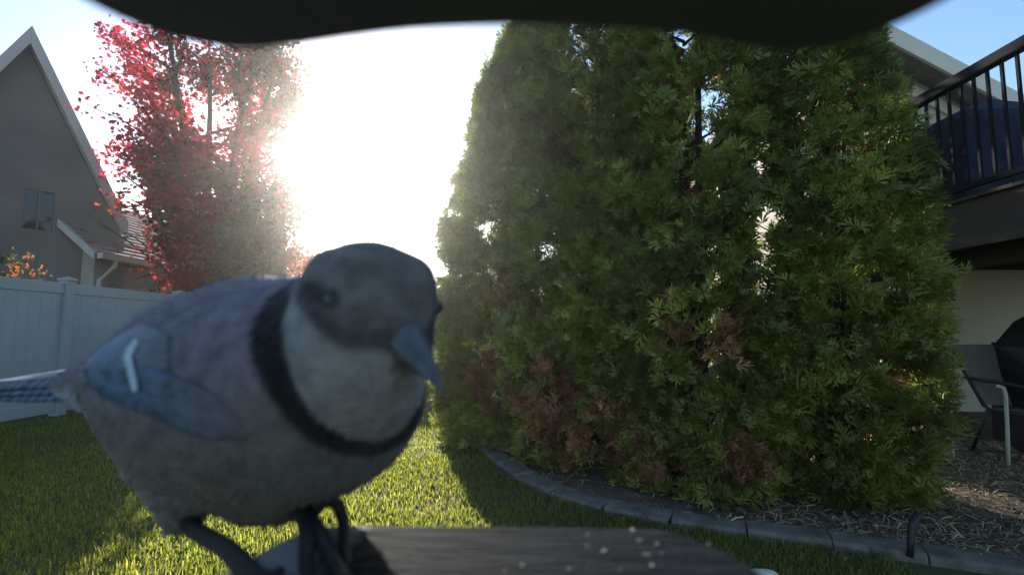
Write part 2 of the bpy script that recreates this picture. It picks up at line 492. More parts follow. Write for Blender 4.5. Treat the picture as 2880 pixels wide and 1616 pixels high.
def spray_template(seed):
    """irregular flat fan of finger-like scale-leaf branchlets"""
    rg = random.Random(seed)
    V, F = [], []
    def dia(x, y, ang, l, w, z=0.0, curl=0.0):
        c, s = math.cos(ang), math.sin(ang)
        n = len(V)
        for a, b in ((0, 0), (.5 * l, w), (l, w * .15), (.5 * l, -w)):
            V.append((x + a * s + b * c, y + a * c - b * s, z + curl * a * a))
        F.append((n, n + 1, n + 2, n + 3))
    nf = 6
    for k in range(nf):
        ang = -1.0 + 2.0 * (k + rg.uniform(-.3, .3)) / (nf - 1)
        l = rg.uniform(.6, 1.0) * (1 - .28 * abs(ang)); y0 = rg.uniform(0, .3) * (1 - abs(ang) * .6); cu = rg.uniform(-.35, .15)
        dia(0, y0, ang, l, .055, rg.uniform(-.03, .03), cu)
        q = rg.uniform(.3, .6) * l; t = rg.choice((-1, 1)) * rg.uniform(.45, .8)
        dia(q * math.sin(ang), y0 + q * math.cos(ang), ang + t, l * rg.uniform(.3, .45), .042, cu * q * q, cu)
    return np.array(V, float), np.array(F)


SPRAYS = [spray_template(k) for k in range(6)]


def nz(p, s, seed=0.0):
    return noise.noise(Vector((p[0] * s + seed, p[1] * s - seed, p[2] * s + 2 * seed)))


# ------------------------------------------------------------------ arborvitae hedge trees
RUST = [(P(1500, 880, 4.45), .62), (P(1570, 1130, 3.95), .6), (P(1650, 1230, 3.7), .45), (P(1410, 1080, 4.6), .5), (P(2110, 1270, 3.1), .3), (P(1985, 930, 3.3), .38), (P(1820, 1280, 3.5), .42)]


def arborvitae(x, y, H, Rm, label, seed, thin=None, nclump=560, ex=3.4, low=.8):
    root = empty('arborvitae_tree', (x, y, 0), label, 'tree', 'arborvitae trees in the hedge row')
    rg = np.random.default_rng(seed)
    tb = MB()
    for k in range(4):
        a = rg.uniform(0, 6.28); r0 = .05 + .05 * k / 4
        pts = [(x + r0 * math.cos(a) * (1 + 1.2 * t), y + r0 * math.sin(a) * (1 + 1.2 * t), H * .72 * t) for t in np.linspace(0, 1, 7)]
        tb.tube(pts, [.05 * (1 - .85 * t) for t in np.linspace(0, 1, 7)], 7)
    for k in range(70):                                   # bare inner limbs
        z = rg.uniform(.15, H * .85); a = rg.uniform(0, 6.28)
        l = Rm * .8 * (1 - (z / H) ** 1.8)
        tb.tube([(x, y, z), (x + .5 * l * math.cos(a), y + .5 * l * math.sin(a), z + .12), (x + l * math.cos(a), y + l * math.sin(a), z + .42 * l + .1)], [.016, .01, .004], 5)
    tb.build('trunk', M['bark'], root, smooth=True)
    pos, dirs, size, cols = [], [], [], []
    for k in range(nclump):
        u = (k + rg.random()) / nclump
        z = .02 + (H - .05) * u ** 1.12
        a = rg.uniform(0, 2 * math.pi)
        prof = max(0.0, 1 - (z / H) ** ex) ** .75 * (low + (1 - low) * min(1, z / 1.0))
        bulge = 1 + .16 * nz((math.cos(a), math.sin(a), z * .8), 1.6, seed) + .07 * nz((math.cos(a), math.sin(a), z), 5, seed)
        depth = 1 - .42 * rg.random() ** 2.4
        if x * math.cos(a) + y * math.sin(a) > .35 * math.hypot(x, y) and rg.random() < .6: continue
        r = max(.05, Rm * prof * bulge * depth)
        cx, cy = x + r * math.cos(a), y + r * math.sin(a)
        if thin is not None and thin(cx, cy, z) > rg.random(): continue
        out = np.array([math.cos(a), math.sin(a), 0.0])
        cdir = norm(out * (0.75) + np.array([0, 0, rg.uniform(-.15, 1.0)]) + rg.normal(0, .25, 3))
        dead = nz((cx, cy, z), 1.7, seed + 3.3) + .35 * nz((cx, cy, z), 6, seed)
        lowness = max(0, 1 - z / 2.0)
        young = nz((cx, cy, z), 3.0, seed + 9)
        rusty = sum(max(0, 1 - (Vector((cx, cy, z)) - q).length / rr) for q, rr in RUST)
        if (rusty + .35 * dead > .42 and rg.random() < .66) or (depth < .66 and rg.random() < .5):
            base = np.array([.40, .19, .10]) * rg.uniform(.6, 1.15)
        else:
            g = rg.uniform(.75, 1.25) * (1 + .5 * young)
            base = np.array([.16 + .08 * max(0, young) + .045 * lowness, .192 + .06 * max(0, young), .045]) * g
        n = int(rg.integers(16, 22))
        for q in range(n):
            d = norm(cdir + rg.normal(0, .48, 3))
            pos.append(np.array([cx, cy, max(.02, z)]) + rg.normal(0, .045, 3)); dirs.append(d)
            size.append(rg.uniform(.07, .145)); cols.append(base * rg.uniform(.8, 1.2))
    for k in range(26):                                   # leader tuft
        pos.append(np.array([x, y, H * .93]) + rg.normal(0, .07, 3)); dirs.append(norm(np.array([0, 0, 1.0]) + rg.normal(0, .4, 3)))
        size.append(rg.uniform(.12, .22)); cols.append(np.array([.04, .08, .03]) * rg.uniform(.8, 1.2))
    pos, dirs, size, cols = map(np.array, (pos, dirs, size, cols))
    pos[:, 2] = np.maximum(pos[:, 2], .03)
    X, Z = frames(dirs, rg.uniform(0, 6.28, len(pos)))
    sets = []; kind_ = np.arange(len(pos)) % len(SPRAYS); base_n = 0
    for q, (tv, tf) in enumerate(SPRAYS):
        w_ = kind_ == q
        v_, f_, c_ = scatter(tv, tf, pos[w_], X[w_], dirs[w_], Z[w_], size[w_], cols[w_])
        sets.append((v_, f_ + base_n, c_)); base_n += len(v_)
    v, f, c = (np.concatenate([t[j] for t in sets]) for j in range(3))
    v[:, 2] = np.maximum(v[:, 2], .018 + .01 * rg.random(len(v)))
    o = np_mesh('foliage', v, f, c, M['hedge'], root)
    tag(o, kind='stuff')
    return root


def gap_cd(cx, cy, z):
    xc = cx / cy
    return .85 if abs(xc - .515) < .03 and 1.3 < z < 2.8 else 0.0


arborvitae(0.13, 5.3, 4.5, 0.93, 'leftmost arborvitae of the hedge, its left edge glowing against the bright sky', 11, nclump=2300, ex=2.3)
arborvitae(0.78, 4.5, 5.0, 0.82, 'second arborvitae from the left in the hedge, with rusty dead patches', 12, nclump=1650)
arborvitae(1.42, 3.9, 4.9, 0.74, 'third arborvitae from the left in the hedge, left of the bright vertical gap', 13, gap_cd, nclump=1750)
arborvitae(2.28, 3.6, 4.1, 0.65, 'rightmost arborvitae of the hedge, nearest the deck', 14, gap_cd, nclump=1600, ex=2.6, low=.66)

# ------------------------------------------------------------------ broadleaf trees
def broadleaf(name, x, y, H, spread, stems, label, cat, seed, palette, nleaf, lsize, crown0=.2, template=None, group=None, stem_r=.06, ellipse=(1, 1)):
    root = empty(name, (x, y, 0), label, cat, group)
    rg = np.random.default_rng(seed)
    tb = MB(); tips = []
    for k in range(stems):
        a = 2 * math.pi * (k + rg.uniform(-.3, .3)) / stems
        h = H * rg.uniform(.8, 1.0); sp = spread * rg.uniform(.25, .75)
        pts = []
        n = 9
        for i in range(n):
            t = i / (n - 1)
            w = .05 * spread * np.array([math.sin(3.1 * t * 2 + k), math.cos(2.3 * t * 2 + k * 2)])
            rr = sp * t ** 1.25 + .1
            pts.append(np.array([x + rr * math.cos(a) * ellipse[0] + w[0] * t, y + rr * math.sin(a) * ellipse[1] + w[1] * t, h * t]))
        tb.tube(pts, [stem_r * (1 - .88 * i / (n - 1)) for i in range(n)], 7)
        for b in range(20):
            t = rg.uniform(crown0, 1.0); fi = t * (n - 1); i0 = min(int(fi), n - 2); p = pts[i0] + (pts[i0 + 1] - pts[i0]) * (fi - i0)
            ang = a + rg.normal(0, 1.1); l = spread * rg.uniform(.3, .85) * (1.15 - t * .6)
            d = np.array([math.cos(ang) * ellipse[0], math.sin(ang) * ellipse[1], rg.uniform(.25, .9)])
            e1 = p + d * l * .5 + rg.normal(0, .05, 3); e2 = p + d * l + np.array([0, 0, -.06 * l]) + rg.normal(0, .08, 3)
            tb.tube([p, e1, e2], [stem_r * .3, stem_r * .18, stem_r * .06], 5)
            for q in np.linspace(.25, 1.0, 7):
                c = p + (e1 - p) * min(1, 2 * q) + (e2 - e1) * max(0, 2 * q - 1)
                tips.append(c)
                if q > .4 and rg.random() < .6:
                    tw = c + rg.normal(0, 1, 3) * .14 * spread
                    tb.tube([c, tw], [stem_r * .08, stem_r * .04], 4); tips.append(tw)
    tb2 = tb
    tips = np.array(tips)
    if stems == 8:
        low = np.stack([x + rg.normal(.25, .7, 170), y + rg.normal(0, .6, 170), rg.uniform(1.8, 4.6, 170)], 1)
        low = np.concatenate([low, np.stack([x + rg.normal(1.05, .32, 150), y + rg.normal(0, .5, 150), rg.uniform(1.8, 3.5, 150)], 1)])
        for q in low: tb2.tube([(x + .45 * (q[0] - x), y + .45 * (q[1] - y), q[2] - .35), q], [.012, .004], 4)
        tips = np.concatenate([tips, low, low + rg.normal(0, .12, low.shape)])
        tips = tips[~((tips[:, 2] < 4.4) & (tips[:, 0] < x - 1.0))]

    if cat == 'tree' and stems == 8: tips = tips[~((tips[:, 2] < 3.3) & (tips[:, 0] < x - .45))]
    tb.build('trunk', M['bark'], root, smooth=True)
    idx = rg.integers(0, len(tips), nleaf)
    pos = tips[idx] + rg.normal(0, .058 * spread, (nleaf, 3))
    dirs = norm(rg.normal(0, 1, (nleaf, 3)) + np.array([0, 0, -.7]))
    X, Z = frames(dirs, rg.uniform(0, 6.28, nleaf))
    size = lsize * rg.uniform(.65, 1.25, nleaf)
    cl = np.array([palette(p, rg) for p in tips])[idx] * rg.uniform(.75, 1.25, (nleaf, 1))
    tv, tf = template or (LEAF_V, LEAF_F)
    v, f, c = scatter(tv, tf, pos, X, dirs, Z, size, cl)
    o = np_mesh('crown', v, f, c, M['maple'], root); tag(o, kind='stuff')
    return root


def maple_palette(p, rg):
    n1 = nz(p, .8, 4.0) + .5 * nz(p, 2.6, 1.0)
    right = (p[0] + 6.5) / 1.6  # right side turns dark brown, its shade put into the leaf colour
    if n1 + .5 * right > .35: return np.array([.085, .062, .025]) * rg.uniform(.7, 1.2)
    if n1 + .3 * right > .05: return np.array([.2, .04, .035]) * rg.uniform(.8, 1.2)
    if p[2] < 3.6 and n1 > -.05: return np.array([.5, .13, .05])
    return np.array([.36, .03, .05]) * rg.uniform(.7, 1.2)


broadleaf('maple_tree', -6.45, 10.6, 8.8, 2.15, 8, 'red maple with several slim trunks behind the white fence', 'tree', 21, maple_palette, 40000, .105, .12, stem_r=.14)
broadleaf('autumn_tree', -7.2, 14.6, 3.7, 1.5, 5, 'orange and red autumn tree beyond the far fence, right of the maple', 'tree', 22,
          lambda p, rg: np.array([.5, .2, .08]) if nz(p, 1.0, 2) > -.1 else np.array([.42, .09, .06]), 9000, .12, .15)
broadleaf('yellow_shrub', -5.6, 13.6, 2.7, 1.1, 6, 'yellow green shrub beyond the far fence, beside the bird', 'shrub', 23,
          lambda p, rg: np.array([.22, .24, .06]) * rg.uniform(.8, 1.2), 7000, .1, .1, (SL_V, SL_F))
broadleaf('orange_shrub', -7.0, 6.35, 2.15, .55, 6, 'small orange and green shrub behind the left end of the white fence', 'shrub', 24,
          lambda p, rg: np.array([.22, .11, .045]) if nz(p, 3, 1) > .1 else np.array([.08, .12, .04]), 2600, .07, .3, (SL_V, SL_F), stem_r=.02)
broadleaf('added_shade_tree', 2.55, 9.2, 6.4, 1.45, 6, 'dark green tree added out of view behind the hedge to shade the deck', 'tree', 25,
          lambda p, rg: np.array([.05, .08, .03]) * rg.uniform(.7, 1.3), 16000, .17, .08, (SL_V, SL_F))  # hidden by the hedge, added to keep sun off the deck and grill

# ------------------------------------------------------------------ the house on the right and its deck
rh = empty('beige_house', (6.5, 7.0, 0), 'beige house with cream eave trim behind the deck on the right', 'house')
gy = 7.0
ax_, az_ = 4.95, 5.38
def rz_(x): return az_ - (x - ax_) * .575 if x > ax_ else az_ - (ax_ - x) * .575
MB().prism([(4.3, 0), (11.5, 0), (11.5, rz_(11.5)), (ax_, az_), (4.3, rz_(4.3))], gy, gy + 6, 'y').build('wall', M['beige'], rh)
MB().prism([(ax_, az_ + .02), (12.0, rz_(12.0) + .02), (12.0, rz_(12.0) + .16), (ax_, az_ + .16), (3.95, rz_(3.95) + .16), (3.95, rz_(3.95) + .02)], gy - .42, gy + 6.3, 'y').build('roof', M['shingle'], rh)
MB().prism([(ax_, az_ - .09), (12.0, rz_(12.0) - .09), (12.0, rz_(12.0) + .17), (ax_, az_ + .17), (3.95, rz_(3.95) + .17), (3.95, rz_(3.95) - .09)], gy - .47, gy - .423, 'y').build('rake_board', M['cream'], rh)
MB().prism([(ax_, az_ - .3), (12.0, rz_(12.0) - .3), (12.0, rz_(12.0) - .12), (ax_, az_ - .12), (4.3, rz_(4.3) - .12), (4.3, rz_(4.3) - .3)], gy - .045, gy - .003, 'y').build('frieze_board', M['cream'], rh)
MB().box((4.42, gy - .04, 2.5), (4.56, gy - .003, 4.6)).build('corner_board', M['cream'], rh)

dk = empty('raised_deck', (3.8, 4.0, 0), 'raised deck with black railing on the right, house behind it', 'deck')
dz = 2.24
MB().box((3.8, -.5, dz - .42), (3.85, 6.95, dz - .03)).build('fascia', M['deck_wood'], dk, bevel=.004)
for k in range(52):
    y0 = -.5 + k * .1425
    MB().box((3.77, y0 + .003, dz - .028), (9.0, y0 + .1395, dz)).build('deck_board', M['deck_wood'], dk)
for k in range(14):
    y0 = -.3 + k * .55
    MB().box((3.853, y0, dz - .26), (8.9, y0 + .04, dz - .031)).build('joist', M['deck_wood'], dk)
MB().box((4.1, -.4, dz - .55), (4.22, 6.9, dz - .263)).build('beam', M['deck_wood'], dk)
for y0 in (1.2, 6.4):
    MB().box((4.1, y0, 0), (4.22, y0 + .12, dz - .553)).build('post', M['deck_wood'], dk, bevel=.005)
rail = MB(); rail.box((3.775, -.5, dz + .98), (3.865, 6.9, dz + 1.07)); rail_o = rail.build('railing', M['black_metal'], dk, bevel=.012)
MB().box((3.8, -.5, dz + .07), (3.84, 6.9, dz + .11)).build('bottom_rail', M['black_metal'], rail_o)
for k in range(62):
    y0 = -.45 + k * .118
    MB().box((3.81, y0, dz + .112), (3.83, y0 + .02, dz + .978)).build('baluster', M['black_metal'], rail_o)

# covered furniture on the deck
cv = empty('furniture_cover', (5.3, 5.2, dz), 'dark navy peaked cover over patio furniture on the deck', 'cover')
mb = MB(); NX = 40
x0, x1, y0, y1 = 4.28, 6.4, 4.55, 5.9
ring = []
def per(t):
    s = t * 4
    if s < 1: return (x0 + (x1 - x0) * s, y0)
    if s < 2: return (x1, y0 + (y1 - y0) * (s - 1))
    if s < 3: return (x1 - (x1 - x0) * (s - 2), y1)
    return (x0, y1 - (y1 - y0) * (s - 3))
rows = [(0, 1.0), (.5, .985), (.92, .97), (1.02, .92)]
vs, fs = [], []
for zi, (z, sc) in enumerate(rows):
    for k in range(NX):
        px, py = per(k / NX); cx, cy = (x0 + x1) / 2, (y0 + y1) / 2
        fold = 1 + .03 * (1 - zi / 3) * math.sin(k * 2.1 + 1)
        vs.append((cx + (px - cx) * sc * fold, cy + (py - cy) * sc * fold, dz + .004 + z))
for zi in range(3):
    for k in range(NX):
        k2 = (k + 1) % NX; fs.append((zi * NX + k, zi * NX + k2, (zi + 1) * NX + k2, (zi + 1) * NX + k))
vs.append((5.15, 5.1, dz + 1.36)); vs.append((5.75, 5.2, dz + 1.2))
ap = len(vs) - 2
for k in range(NX):
    k2 = (k + 1) % NX
    t = ap if 0.5 * (vs[3 * NX + k][0] + vs[3 * NX + k2][0]) < 5.45 else ap + 1
    fs.append((3 * NX + k, 3 * NX + k2, t))
    ta = ap if vs[3 * NX + k][0] + 0 < 5.45 else ap + 1
mb.add(vs, fs)
fs2 = []
mb.build('fabric_cover', M['cover'], cv)

# covered grill
gr = empty('covered_grill', (4.75, 4.5, 0), 'barbecue grill under a black cover below the deck', 'grill')
prof = [(-.55, .02), (-.52, .75), (-.46, .98), (-.24, 1.22), (-.16, 1.27), (.3, 1.28), (.42, 1.2), (.52, .98), (.58, .75), (.6, .02)]
mb = MB(); NP = len(prof)
vs = []
for yy, sc in ((-.3, .93), (-.27, 1.0), (.27, 1.0), (.3, .93)):
    for i, (a, b) in enumerate(prof):
        vs.append((5.06 + a * sc + .012 * math.sin(9 * b + yy * 5), 4.5 + yy + .012 * math.sin(13 * a), b * (sc if b > .1 else 1)))
fs = []
for j in range(3):
    for i in range(NP - 1): fs.append((j * NP + i, j * NP + i + 1, (j + 1) * NP + i + 1, (j + 1) * NP + i))
fs += [tuple(range(NP)), tuple(range(4 * NP - 1, 3 * NP - 1, -1))]
mb.add(vs, fs); mb.build('grill_cover', M['grill_cover'], gr, bevel=.03, segs=3)
MB().box((4.56, 4.28, .0), (5.6, 4.72, .018)).build('cart_base', M['grill_cover'], gr)

# patio chair below the deck
ch = empty('patio_chair', (4.25, 4.6, 0), 'grey sling patio chair with dark frame beside the covered grill', 'chair')
bl, br_ = P(2752, 1130, 4.6), P(2830, 1130, 4.6)
for sgn, xb in ((0, 4.28), (1, 4.72)):
    xt = xb - .13
    fr = MB(); fr.tube([(xt, 4.75, 1.02), (xt + .02, 4.72, .95), (xb - .01, 4.55, .46), (xb + .01, 4.5, .42), (xb + .01, 4.05, .44), (xb - .01, 4.0, .4), (xb, 4.0, .005)], .016, 8)
    fr.build('side_frame', M['chair_frame'], ch, smooth=True)
    MB().tube([(xb, 4.52, .43), (xb, 4.72, .005)], .015, 8).build('leg', M['chair_frame'], ch, smooth=True)
    MB().tube([(xt + .06, 4.66, .7), (xb, 4.45, .68), (xb, 4.1, .66), (xb, 4.04, .44)], .016, 8).build('armrest', M['chair_frame'], ch, smooth=True)
mb = MB(); mb.add([(4.165, 4.745, 1.0), (4.58, 4.745, 1.0), (4.70, 4.55, .46), (4.285, 4.55, .46), (4.165, 4.757, 1.0), (4.58, 4.757, 1.0), (4.70, 4.562, .46), (4.285, 4.562, .46)],
                  [(0, 1, 2, 3), (7, 6, 5, 4), (0, 4, 5, 1), (1, 5, 6, 2), (2, 6, 7, 3), (3, 7, 4, 0)]); mb.build('backrest', M['sling'], ch)
MB().box((4.295, 4.06, .432), (4.705, 4.5, .442)).build('seat', M['sling'], ch)

# stakes and tube
def stake(name, pts, r, material, label, cat):
    mb = MB(); mb.tube(pts, r, 8); o = mb.build(name, material, smooth=True); tag(o, label, cat); return o


stake('plant_stake', [(3.83, 4.4, 0), (3.84, 4.4, .7), (3.855, 4.4, 1.2), (3.85, 4.4, 1.36)], .011, M['pale_stake'], 'thin tall pale stake standing beside the right edge of the hedge', 'stake')
b0 = P(2836, 1322, 4.0)
stake('garden_hook', [(b0.x, b0.y, 0), (b0.x + .02, b0.y, .3), (b0.x + .03, b0.y, .6), (b0.x + .02, b0.y, .66), (b0.x - .03, b0.y, .68)], .014, M['pale_stake'], 'short pale metal stake with bent tip in front of the covered grill', 'stake')
b0 = P(2668, 1300, 4.15)
stake('marker_stake', [(b0.x - .01, b0.y, 0), (b0.x + .015, b0.y, .2), (b0.x + .03, b0.y, .46)], .014, M['red_stake'], 'thin red marker stake at the foot of the hedge by the deck', 'stake')
b0 = P(2560, 1580, 2.42); z0 = 0.085
stake('irrigation_tube', [(b0.x, b0.y, .03), (b0.x + .01, b0.y, .10), (b0.x + .035, b0.y + .02, .17), (b0.x + .08, b0.y + .03, .225)], .016, M['rubber'], 'short bent black tube standing by the kerb at lower right', 'tube')
bm = bmesh.new(); bmesh.ops.create_icosphere(bm, subdivisions=3, radius=1.0)
for v in bm.verts:
    v.co = Vector((v.co.x * .075, v.co.y * .05, v.co.z * .028)) * (1 + .18 * noise.noise(v.co * 1.7))
me = bpy.data.meshes.new('pale_stone'); bm.to_mesh(me); bm.free()
o = finish('pale_stone', me, M['stone'], smooth=True); o.location = (P(2125, 1612, 2.3).x, 2.33, .03)
tag(o, 'flat pale stone lying in the grass at the bottom edge', 'stone')

# ------------------------------------------------------------------ grass, straw, fallen leaves
def grass():
    xs, ys, hs = [], [], []
    for (y0, y1, dens) in ((1.9, 3.2, 5200), (3.2, 4.6, 3600), (4.6, 6.5, 1900), (6.5, 10.9, 900)):
        xl, xr = -1.12 * y1, min(.15 * y1 + 1.4, 3.0)
        xl = max(xl, -6.03)
        n = int((xr - xl) * (y1 - y0) * dens)
        xs.append(rng.uniform(xl, xr, n)); ys.append(rng.uniform(y0, y1, n))
    x, y = np.concatenate(xs), np.concatenate(ys)
    keep = (x > -1.1 * y - .2)
    x, y = x[keep], y[keep]
    s, d = kerb_side(x, y)
    keep = (s < 0) & (d > .07); x, y = x[keep], y[keep]
    n = len(x)
    clump = np.array([nz((a, b, 0), 2.2) + .6 * nz((a, b, 0), 7.0, 2) for a, b in zip(x[::6], y[::6])])
    clump = np.repeat(clump, 6)[:n] if len(clump) * 6 >= n else np.resize(clump, n)
    h = rng.uniform(.022, .05, n) * (1 + .45 * clump) * np.where(rng.random(n) < .02, 1.7, 1)
    a = rng.uniform(0, 6.283, n); lean = rng.uniform(.1, .9, n)
    w = rng.uniform(.0022, .004, n) * (1 + .12 * np.maximum(0, y - 3))
    dx, dy = np.cos(a), np.sin(a)
    base = np.stack([x, y, np.full(n, .0)], 1)
    side = np.stack([-dy, dx, np.zeros(n)], 1) * w[:, None]
    mid = base + np.stack([dx * h * lean * .35, dy * h * lean * .35, h * .6], 1)
    tip = base + np.stack([dx * h * lean, dy * h * lean, h * (1 - .25 * lean)], 1)
    v = np.stack([base - side, base + side, mid - side * .8, mid + side * .8, tip], 1).reshape(-1, 3)
    o_ = (np.arange(n) * 5)[:, None]
    f = np.concatenate([o_ + np.array([[0, 1, 3]]), o_ + np.array([[0, 3, 2]]), o_ + np.array([[2, 3, 4]])], 0)
    t = rng.random(n)[:, None]
    c = (1 - t) * np.array([[.10, .14, .028]]) + t * np.array([[.24, .235, .06]])
    c = c * (1 + .35 * clump[:, None])
    dry = rng.random(n) < .07
    c[dry] = np.array([.3, .26, .12])
    ob = np_mesh('lawn_grass', v, f, np.repeat(c, 5, 0), M['grass'])
    tag(ob, 'mown green lawn grass with sunlit and shaded patches', 'grass', kind='stuff')


grass()


def straw():
    n = 26000
    x = rng.uniform(.2, 5.0, n); y = rng.uniform(1.9, 5.0, n)
    s, d = kerb_side(x, y)
    k = (s > 0) & (d > .03) & (x < 1.2 * y + .4); x, y = x[k], y[k]; n = len(x)
    k = rng.random(n) < np.clip((x - .9) * .9, .12, 1); x, y = x[k], y[k]; n = len(x)
    a = rng.uniform(0, 6.283, n); L_ = rng.uniform(.02, .085, n) * np.where(rng.random(n) < .08, 1.5, 1); w = rng.uniform(.0015, .0035, n)
    tilt = rng.normal(0, .22, n)
    dv = np.stack([np.cos(a) * np.cos(tilt), np.sin(a) * np.cos(tilt), np.sin(tilt)], 1) * (L_ / 2)[:, None]
    sv = np.stack([-np.sin(a), np.cos(a), rng.normal(0, .4, n)], 1) * w[:, None]
    p = np.stack([x, y, .02 + np.abs(dv[:, 2]) + rng.uniform(0, .02, n)], 1)
    bend = np.stack([np.zeros(n), np.zeros(n), rng.uniform(0, .012, n)], 1)
    v = np.stack([p - dv - sv, p - dv + sv, p + sv + bend, p - sv + bend, p + dv + sv, p + dv - sv], 1).reshape(-1, 3)
    o_ = (np.arange(n) * 6)[:, None]
    f = np.concatenate([o_ + np.array([[0, 1, 2, 3]]), o_ + np.array([[3, 2, 4, 5]])], 0)
    t = rng.random(n)[:, None]
    c = (1 - t) * np.array([[.21, .15, .085]]) + t ** 1.5 * np.array([[.58, .45, .26]])
    ob = np_mesh('straw_mulch', v, f, np.repeat(c, 6, 0), M['straw'])
    tag(ob, 'pale dry straw mulch strewn over the bed', 'mulch', kind='stuff')


straw()
lv = MB()
base_leaf = None
spots = [(-4.5, 5.6), (-3.6, 5.1), (-3.2, 4.6), (-4.0, 4.4), (-2.9, 3.5), (-3.3, 3.3), (-2.2, 3.1), (-2.6, 2.7), (-1.7, 3.0), (-4.6, 4.9), (-2.05, 3.4), (-.4, 3.3), (.1, 3.1), (.35, 2.9), (-.1, 3.9)]
for i, (x, y) in enumerate(spots):
    if base_leaf is None:
        base_leaf = np_mesh('fallen_leaf', LEAF_V * .06, LEAF_F, np.tile(np.array([[.3, .12, .06]]), (len(LEAF_V), 1)), M['maple']); o = base_leaf
    else:
        o = base_leaf.copy(); COL.objects.link(o)
    o.location = (x, y, .05); o.rotation_euler = (random.uniform(-.4, .4), random.uniform(-.4, .4), random.uniform(0, 6.28))
    tag(o, 'small dry brown maple leaf lying on the lawn', 'leaf', 'fallen leaves on the lawn')

# ------------------------------------------------------------------ the bird feeder round the camera
fd = empty('bird_feeder', (0, -.07, 0), 'bird feeder with dark overhanging roof above and weathered tray below', 'bird feeder')
TZ = CAM.z - .0652                                       # top of the tray
def smooth_outline(pts, n=8):
    q = [Vector(p) for p in pts]; out = []
    m_ = len(q)
    for i in range(m_):
        a, b, c, d = q[(i - 1) % m_], q[i], q[(i + 1) % m_], q[(i + 2) % m_]
        for k in range(n):
            t = k / n
            out.append(0.5 * (2 * b + (c - a) * t + (2 * a - 5 * b + 4 * c - d) * t * t + (3 * b - a - 3 * c + d) * t ** 3))
    return [tuple(p) for p in out]


tray_pts = [(-.086, -.03), (-.083, .06), (-.081, .11), (-.079, .135), (-.076, .152), (-.069, .168), (-.058, .174), (-.03, .1735), (.0, .173), (.03, .1725), (.048, .171), (.058, .163), (.066, .148), (.072, .12), (.075, .06), (.077, -.03)]
tb = MB(); tb.prism(smooth_outline(tray_pts[::1], 5)[: (len(tray_pts) - 1) * 5 + 1], TZ - .011, TZ)
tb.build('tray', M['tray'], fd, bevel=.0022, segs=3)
RZ = CAM.z + .0434
roof_pts = [(-.062, -.14), (-.0615, 0.0), (-.0605, .045), (-.0575, .062), (-.052, .0700), (-.044, .0737), (-.034, .0731), (-.015, .0692), (.004, .0681), (.022, .0696), (.038, .0736), (.047, .0741), (.0535, .0702), (.0585, .061), (.0605, .045), (.0615, 0.0), (.062, -.14)]
tb = MB(); tb.prism(smooth_outline(roof_pts, 5)[: (len(roof_pts) - 1) * 5 + 1], RZ, RZ + .012)
tb.build('roof', M['feeder_roof'], fd, bevel=.0015, segs=3)
MB().box((-.055, -.13, TZ + .001), (.055, -.025, RZ - .001)).build('body', M['feeder_body'], fd, bevel=.006)
MB().tube([(0, -.08, 0), (0, -.08, TZ - .012)], .02, 14).build('pole', M['black_metal'], fd, smooth=True)

crumbs = [(1470, 1590), (1655, 1502), (1650, 1535), (1700, 1550), (1745, 1600), (1850, 1530), (1862, 1555), (1995, 1500 + 30), (1600, 1600), (1780, 1490), (1800, 1520), (1818, 1560), (1835, 1590), (1420, 1605), (1010, 1560), (900, 1575)]
first = None
for i, (px, py) in enumerate(crumbs):
    ray = (P(px, py, 1) - CAM); t = (TZ - CAM.z) / ray.z; p = CAM + ray * t
    if first is None:
        bm = bmesh.new(); bmesh.ops.create_icosphere(bm, subdivisions=2, radius=1.0)
        for v in bm.verts: v.co *= 1 + .3 * noise.noise(v.co * 1.5)
        me = bpy.data.meshes.new('seed_crumb'); bm.to_mesh(me); bm.free()
        first = finish('seed_crumb', me, M['crumb'], smooth=True); o = first
    else:
        o = first.copy(); COL.objects.link(o)
    s = random.uniform(.00025, .0007)
    o.scale = (s * random.uniform(1, 2.4), s * .8, s * .35); o.location = (p.x, p.y, TZ + s * .3); o.rotation_euler = (0, 0, random.uniform(0, 3.1))
    tag(o, 'tiny pale seed crumb lying on the dark feeder tray', 'crumb', 'seed crumbs on the feeder tray')

# ------------------------------------------------------------------ the jay
bird = empty('blue_jay', P(700, 1500, .18), 'blue jay leaning in close to the lens on the feeder tray, head down', 'bird')
def ball(bm, c, r, stretch=None, axis=None):
    mt = Matrix.Translation(c)
    if axis is not None:
        mt = mt @ Vector(axis).to_track_quat('Z', 'Y').to_matrix().to_4x4() @ Matrix.Diagonal((r * stretch[0], r * stretch[1], r * stretch[2], 1))
    else:
        mt = mt @ Matrix.Scale(r, 4)
    bmesh.ops.create_icosphere(bm, subdivisions=4, radius=1.0, matrix=mt)


def chain(bm, pts, rad, n=12):
    for i in range(len(pts) - 1):
        for k in range(n):
            t = k / n
            ball(bm, pts[i].lerp(pts[i + 1], t), rad[i] + (rad[i + 1] - rad[i]) * t)
    ball(bm, pts[-1], rad[-1])


